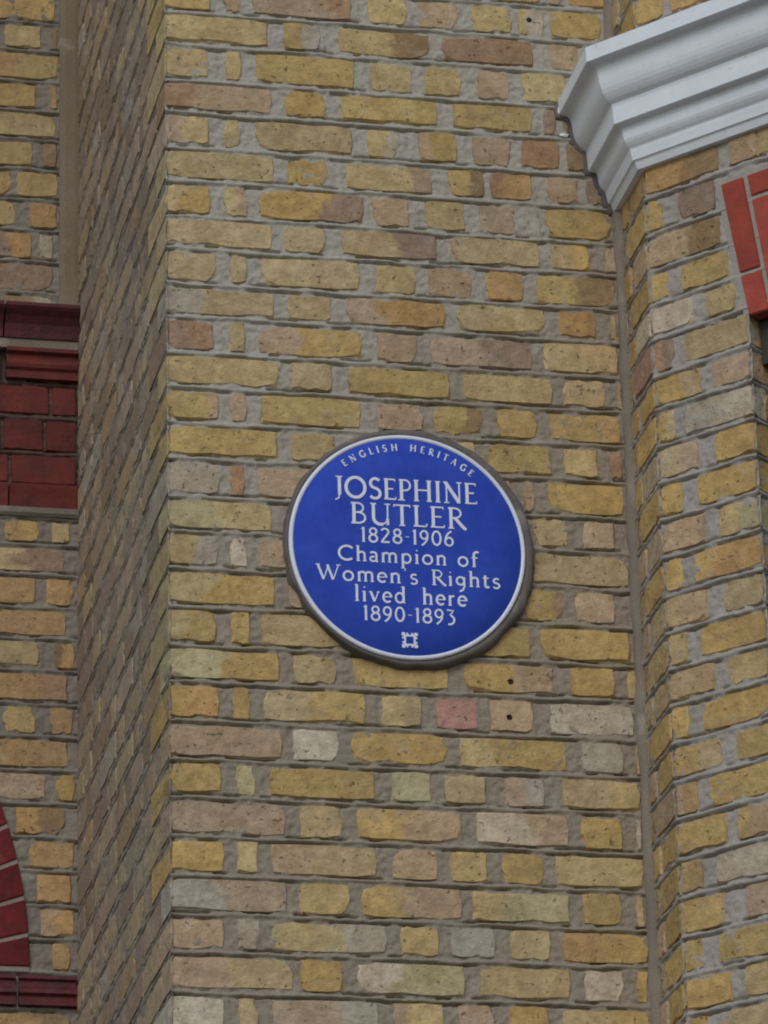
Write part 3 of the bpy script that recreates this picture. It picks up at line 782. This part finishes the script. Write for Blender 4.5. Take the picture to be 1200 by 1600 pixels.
def lathe(nm, prof, mt, parent, seg=160, off=None):
    """rings of (radius, out); off gives each ring its own centre shift"""
    V = []; Fc = []
    for q, (r, y) in enumerate(prof):
        ox, oz = off[q] if off else (0, 0)
        for i in range(seg):
            t = 2*math.pi*i/seg; V.append(P2(ox+r*math.cos(t), oz+r*math.sin(t), y))
    for q in range(len(prof)-1):
        for i in range(seg):
            j = (i+1) % seg; Fc.append((q*seg+i, q*seg+j, (q+1)*seg+j, (q+1)*seg+i))
    me = bpy.data.meshes.new(nm); me.from_pydata(V, [], Fc); 
    bm = bmesh.new(); bm.from_mesh(me); bmesh.ops.recalc_face_normals(bm, faces=bm.faces); bm.to_mesh(me); bm.free()
    return link(nm, me, mt, parent, smooth=True)
FY = .022
lathe('disc', [(.2235, FY-.002), (.2222, FY), (.15, FY+.0003), (.08, FY+.0005), (.0005, FY+.0006)], bm_, plq)
lathe('rim', [(.2318, -.004), (.2318, FY-.004), (.2312, FY-.0006), (.2290, FY+.0012), (.2255, FY+.0012), (.2232, FY-.0004), (.2226, FY-.003)], wm_, plq)
# cement collar bedding the plaque into the wall, ragged outer edge
seg = 220; V = []; Fc = []; rs = np.random.RandomState(8); tt = np.linspace(0, 2*np.pi, seg, endpoint=False)
ja = noise2(np.cos(tt)*.5+1, np.sin(tt)*.5+1, .06, 95)-.5; jb = noise2(np.cos(tt)*.5+1, np.sin(tt)*.5+1, .02, 96)-.5
CP = [(.2322, FY-.006, 0, 0), (.2345, FY-.003, .1, .1), (.2400, FY-.004, .5, .3), (.2440, .013, .9, .7), (.2468, .003, 1, 1), (.2490, -.006, 1, 1)]
for r, y, k, w in CP:
    for i in range(seg):
        rr = r+w*(ja[i]*.007+jb[i]*.002)
        V.append(P2(k*.0075+rr*math.cos(tt[i]), k*.002+rr*math.sin(tt[i]), y+(jb[i]*.002 if w else 0)))
for q in range(len(CP)-1):
    for i in range(seg): j = (i+1) % seg; Fc.append((q*seg+i, q*seg+j, (q+1)*seg+j, (q+1)*seg+i))
me = bpy.data.meshes.new('cement_collar'); me.from_pydata(V, [], Fc)
bm = bmesh.new(); bm.from_mesh(me); bmesh.ops.recalc_face_normals(bm, faces=bm.faces); bm.to_mesh(me); bm.free()
link('cement_collar', me, M_COLLAR, plq, smooth=True)

# --- lettering: a hand-made roman alphabet of strokes
def A(cx, cy, rx, ry, a0, a1, n=14):
    return [(cx+rx*math.cos(math.radians(a0+(a1-a0)*i/n)), cy+ry*math.sin(math.radians(a0+(a1-a0)*i/n))) for i in range(n+1)]
t, T = .068, .142
def sf(x, y, w=.15): return (t*.85, [(x-w, y), (x+w, y)])      # serif
G = {
 'J': (.34, [(T, [(.22, .97), (.22, .12)]), (t, [(.22, .14), (.17, -.05), (.03, -.12)]), sf(.2, .97)]),
 'O': (.98, [(T, A(.49, .5, .42, .47, 0, 360, 28))]),
 'S': (.56, [(T*.9, A(.29, .74, .21, .225, 35, 270)+A(.27, .26, .23, .235, 80, -150)[1:])]),
 'E': (.56, [(T, [(.12, 0), (.12, 1)]), (t, [(.02, .965), (.50, .965)]), (t, [(.12, .52), (.43, .52)]), (t, [(.02, .035), (.53, .035)]), (t*.7, [(.5, .965), (.5, .87)]), (t*.7, [(.53, .035), (.53, .14)])]),
 'P': (.56, [(T, [(.13, 0), (.13, 1)]), (t*1.2, [(.03, .965), (.28, .965)]+A(.28, .72, .24, .245, 90, -90)+[(.14, .475)]), sf(.13, .02)]),
 'H': (.84, [(T, [(.13, 0), (.13, 1)]), (T, [(.70, 0), (.70, 1)]), (t, [(.13, .53), (.70, .53)]), sf(.13, .02, .11), sf(.13, .98, .11), sf(.70, .02, .11), sf(.70, .98, .11)]),
 'I': (.30, [(T, [(.15, 0), (.15, 1)]), sf(.15, .02, .11), sf(.15, .98, .11)]),
 'N': (.84, [(t, [(.14, 0), (.14, 1)]), (T*1.1, [(.10, .98), (.70, .03)]), (t, [(.71, 0), (.71, 1)]), sf(.14, .02, .11), sf(.71, .98, .11), sf(.08, .98, .08)]),
 'B': (.62, [(T, [(.13, 0), (.13, 1)]), (t*1.2, [(.03, .965), (.28, .965)]+A(.28, .75, .20, .215, 90, -90)+[(.13, .535)]), (t*1.3, [(.28, .535)]+A(.29, .285, .26, .25, 90, -90)+[(.03, .035)])]),
 'U': (.80, [(T, [(.14, 1), (.14, .35)]+A(.40, .33, .26, .31, 180, 290)), (t, A(.40, .33, .26, .31, 285, 345)+[(.67, .4), (.67, 1)]), (T*.8, [(.67, .3), (.67, 0)]), sf(.14, .98, .11), sf(.67, .98, .11)]),
 'T': (.62, [(T, [(.31, 0), (.31, .96)]), (t, [(.01, .965), (.61, .965)]), sf(.31, .02, .11), (t*.7, [(.01, .98), (.01, .87)]), (t*.7, [(.61, .98), (.61, .87)])]),
 'L': (.54, [(T, [(.13, 0), (.13, 1)]), (t, [(.02, .035), (.50, .035)]), sf(.13, .98, .11), (t*.8, [(.50, .035), (.52, .16)])]),
 'R': (.68, [(T, [(.13, 0), (.13, 1)]), (t*1.2, [(.03, .965), (.27, .965)]+A(.27, .735, .23, .23, 90, -90)+[(.14, .505)]), (T, [(.28, .5), (.62, .03), (.70, .0)]), sf(.13, .02, .11)]),
 'C': (.78, [(T, A(.45, .5, .38, .46, 48, 312, 22)), (t*.8, [(.72, .93), (.72, .78)])]),
 'W': (1.1, [(T, [(.05, .98), (.32, .02)]), (t, [(.32, .02), (.56, .98)]), (T, [(.50, .98), (.77, .02)]), (t, [(.77, .02), (1.03, .98)]), sf(.05, .98, .1), sf(1.03, .98, .1)]),
 'G': (.80, [(T, A(.45, .5, .38, .46, 48, 318, 22)), (T, [(.73, .44), (.73, .12)]), sf(.70, .45, .12)]),
 'A': (.76, [(t, [(.08, 0), (.38, 1)]), (T, [(.36, 1), (.68, 0)]), (t, [(.18, .34), (.58, .34)]), sf(.08, .02, .08), sf(.68, .02, .1)]),
 '1': (.30, [(T, [(.16, 0), (.16, 1)]), (t, [(.04, .88), (.16, .98)]), sf(.16, .02, .08)]),
 '2': (.56, [(T*.85, A(.26, .74, .20, .22, 160, -30)+[(.06, .06)]), (T*.85, [(.04, .06), (.52, .06)])]),
 '3': (.50, [(T*.8, [(.06, .95), (.42, .93), (.22, .60)]), (T*.9, A(.20, .29, .25, .30, 75, -110))]),
 '8': (.56, [(T*.85, A(.28, .745, .18, .21, 0, 360, 18)), (T*.9, A(.28, .27, .22, .245, 0, 360, 18))]),
 '9': (.54, [(T*.85, A(.26, .68, .20, .27, 0, 360, 18)), (T*.85, [(.46, .68), (.42, .35), (.28, .12), (.12, -.03)])]),
 '0': (.60, [(T*.9, A(.30, .5, .23, .46, 0, 360, 24))]),
 '6': (.54, [(T*.85, A(.28, .31, .21, .27, 0, 360, 18)), (T*.85, [(.07, .32), (.12, .65), (.25, .88), (.42, 1.02)])]),
 '-': (.30, [(t*.8, [(.05, .48), (.25, .48)])]),
 'h': (.56, [(T, [(.12, 0), (.12, 1.03)]), (T*.9, [(.12, .48)]+A(.29, .46, .15, .16, 140, 0, 8)+[(.44, 0)]), sf(.12, .02, .09), sf(.44, .02, .09), (t*.8, [(.02, 1.0), (.12, 1.02)])]),
 'a': (.46, [(T*.9, [(.06, .56)]+A(.19, .48, .16, .15, 120, 0, 8)+[(.35, .05), (.42, 0)]), (T*.8, A(.19, .18, .14, .155, 60, 330, 12))]),
 'm': (.86, [(T, [(.12, 0), (.12, .64)]), (T*.9, [(.12, .46)]+A(.28, .46, .15, .16, 140, 0, 8)+[(.43, 0)]), (T*.9, [(.43, .46)]+A(.59, .46, .15, .16, 140, 0, 8)+[(.74, 0)]), sf(.12, .02, .08), sf(.43, .02, .08), sf(.74, .02, .08)]),
 'n': (.56, [(T, [(.12, 0), (.12, .64)]), (T*.9, [(.12, .46)]+A(.29, .46, .15, .16, 140, 0, 8)+[(.44, 0)]), sf(.12, .02, .09), sf(.44, .02, .09)]),
 'p': (.58, [(T, [(.12, -.33), (.12, .64)]), (T*.85, A(.30, .32, .20, .30, 150, -150, 16)), sf(.12, -.32, .09)]),
 'i': (.26, [(T, [(.13, 0), (.13, .64)]), sf(.13, .02, .08), (t*.8, [(.03, .60), (.13, .63)]), (t*1.2, [(.13, .84), (.13, .92)])]),
 'o': (.58, [(T*.9, A(.29, .32, .22, .295, 0, 360, 20))]),
 'f': (.38, [(T, [(.15, 0), (.15, .78)]+A(.29, .80, .14, .19, 170, 50, 8)), (t, [(.02, .60), (.33, .60)]), sf(.15, .02, .09)]),
 'e': (.50, [(T*.9, A(.26, .32, .20, .295, 0, 315, 18)), (t, [(.07, .34), (.45, .36)])]),
 's': (.42, [(T*.8, A(.22, .47, .14, .145, 40, 265)+A(.20, .16, .15, .16, 85, -150)[1:])]),
 "'": (.20, [(t, [(.10, .98), (.08, .82)])]),
 'g': (.54, [(T*.85, A(.25, .36, .18, .25, 0, 360, 16)), (T*.85, [(.43, .62), (.43, -.02), (.36, -.22), (.20, -.34)])]),
 't': (.36, [(T, [(.14, .80), (.14, .14)]+A(.24, .15, .10, .12, 180, 320, 6)), (t, [(.02, .62), (.31, .62)])]),
 'l': (.26, [(T, [(.13, 0), (.13, 1.03)]), sf(.13, .02, .09), (t*.8, [(.03, 1.0), (.13, 1.02)])]),
 'v': (.54, [(T, [(.08, .63), (.27, .03)]), (t, [(.27, .03), (.46, .63)]), sf(.07, .62, .07), sf(.46, .62, .07)]),
 'd': (.58, [(T, [(.46, 0), (.46, 1.03)]), (T*.85, A(.27, .32, .20, .30, 30, 330, 16)), (t*.8, [(.36, 1.0), (.46, 1.02)]), sf(.49, .02, .06)]),
 'r': (.38, [(T, [(.12, 0), (.12, .64)]), (T*.85, [(.12, .44), (.20, .58), (.34, .60)]), sf(.12, .02, .09)]),
 ' ': (.42, []),
}
def ribbon_mesh(V, Fc, pts, w, y0, y1):
    closed = len(pts) > 3 and math.hypot(pts[0][0]-pts[-1][0], pts[0][1]-pts[-1][1]) < 1e-6
    if closed: pts = pts[:-1]
    n = len(pts); Lf = []; Rt = []
    for i in range(n):
        a = pts[(i-1) % n] if (closed or i > 0) else pts[i]; b = pts[(i+1) % n] if (closed or i < n-1) else pts[i]
        dx, dz = b[0]-a[0], b[1]-a[1]; L = math.hypot(dx, dz) or 1
        nx, nz = -dz/L*w/2, dx/L*w/2
        Lf.append((pts[i][0]+nx, pts[i][1]+nz)); Rt.append((pts[i][0]-nx, pts[i][1]-nz))
    b0 = len(V)
    for l, r in zip(Lf, Rt): V += [P2(*l, y1), P2(*r, y1), P2(*l, y0), P2(*r, y0)]
    for i in range(n if closed else n-1):
        a = b0+4*i; c = b0+4*((i+1) % n)
        Fc += [(a, a+1, c+1, c), (a+2, a, c, c+2), (a+1, a+3, c+3, c+1)]
    if not closed: Fc += [(b0, b0+2, b0+3, b0+1), (b0+4*n-4, b0+4*n-3, b0+4*n-1, b0+4*n-2)]
cnt = [0]
def face_out(x, z): return FY+.0006*(1-min(1, math.hypot(x, z)/.222)**1.2)
def glyph(ch, f, k, name):
    """f maps glyph units to plaque coordinates, k = size of one unit"""
    V = []; Fc = []
    for w, pts in G[ch][1]:
        cnt[0] += 1
        pp = [f(x, y) for x, y in pts]; yy = face_out(*pp[0])
        ribbon_mesh(V, Fc, pp, w*k, yy-.002, yy+.0010+(cnt[0] % 7)*.00006)
    me = bpy.data.meshes.new(name); me.from_pydata(V, [], Fc)
    bm = bmesh.new(); bm.from_mesh(me); bmesh.ops.recalc_face_normals(bm, faces=bm.faces); bm.to_mesh(me); bm.free()
    link(name, me, wm_, plq)
def line(txt, x0, x1, base, cap, gap=.10, space=None):
    adv = []; u = 0
    for ch in txt:
        adv.append(u); u += (space if (ch == ' ' and space) else G[ch][0])+gap
    tot = u-gap; sx = (x1-x0)/tot
    for ch, a in zip(txt, adv):
        if ch != ' ': glyph(ch, lambda x, y, a=a: ((x0+(a+x)*sx)/1000, (base+y*cap)/1000), cap/1000, 'letter')
def arcline(txt, a0, a1, r, cap, gap=.30):
    adv = []; u = 0
    for ch in txt: adv.append(u); u += G[ch][0]+gap
    tot = u-gap
    for ch, a in zip(txt, adv):
        c = a+G[ch][0]/2; th = math.radians(a0+(a1-a0)*c/tot); wpu = cap
        def f(x, y, th=th, g=G[ch][0]):
            lx = (x-g/2)*wpu; rr = r+y*cap
            return ((rr*math.sin(th)+lx*math.cos(th))/1000, (rr*math.cos(th)-lx*math.sin(th))/1000)
        glyph(ch, f, cap/1000*1.35, 'letter')
line('JOSEPHINE', -141, 139, 94, 44)
line('BUTLER', -111, 115, 41, 44)
line('1828-1906', -92, 90, 4, 30.5, .12)
line('Champion of', -138, 138, -36, 31, .10, .30)
line("Women's Rights", -179, 180, -77.5, 31.5, .10, .42)
line('lived here', -107, 113, -118, 33, .11, .60)
line('1890-1893', -91, 88, -156, 30, .12)
arcline('ENGLISH', -37.5, -3.8, 198, 14)
arcline('HERITAGE', 2.2, 40.5, 198, 14)
# square castellated emblem
V = []; Fc = []; ex, ez = -1.5, -192.5
yy = face_out(ex/1000, ez/1000)
def seg_(pts, w):
    cnt[0] += 1; ribbon_mesh(V, Fc, [((ex+a)/1000, (ez+b)/1000) for a, b in pts], w/1000, yy-.002, yy+.001+(cnt[0] % 7)*.00006)
for s in (-1, 1):
    seg_([(-12, s*9.2), (12, s*9.2)], 3.6); seg_([(s*9.2, -12), (s*9.2, 12)], 3.6)
    for q in (-15, -5.2, 5.2, 15):
        seg_([(q*.9, s*9), (q*.92, s*14.5)], 3.9); seg_([(s*9, q*.9), (s*14.5, q*.92)], 3.9)
me = bpy.data.meshes.new('emblem'); me.from_pydata(V, [], Fc); link('emblem', me, wm_, plq)
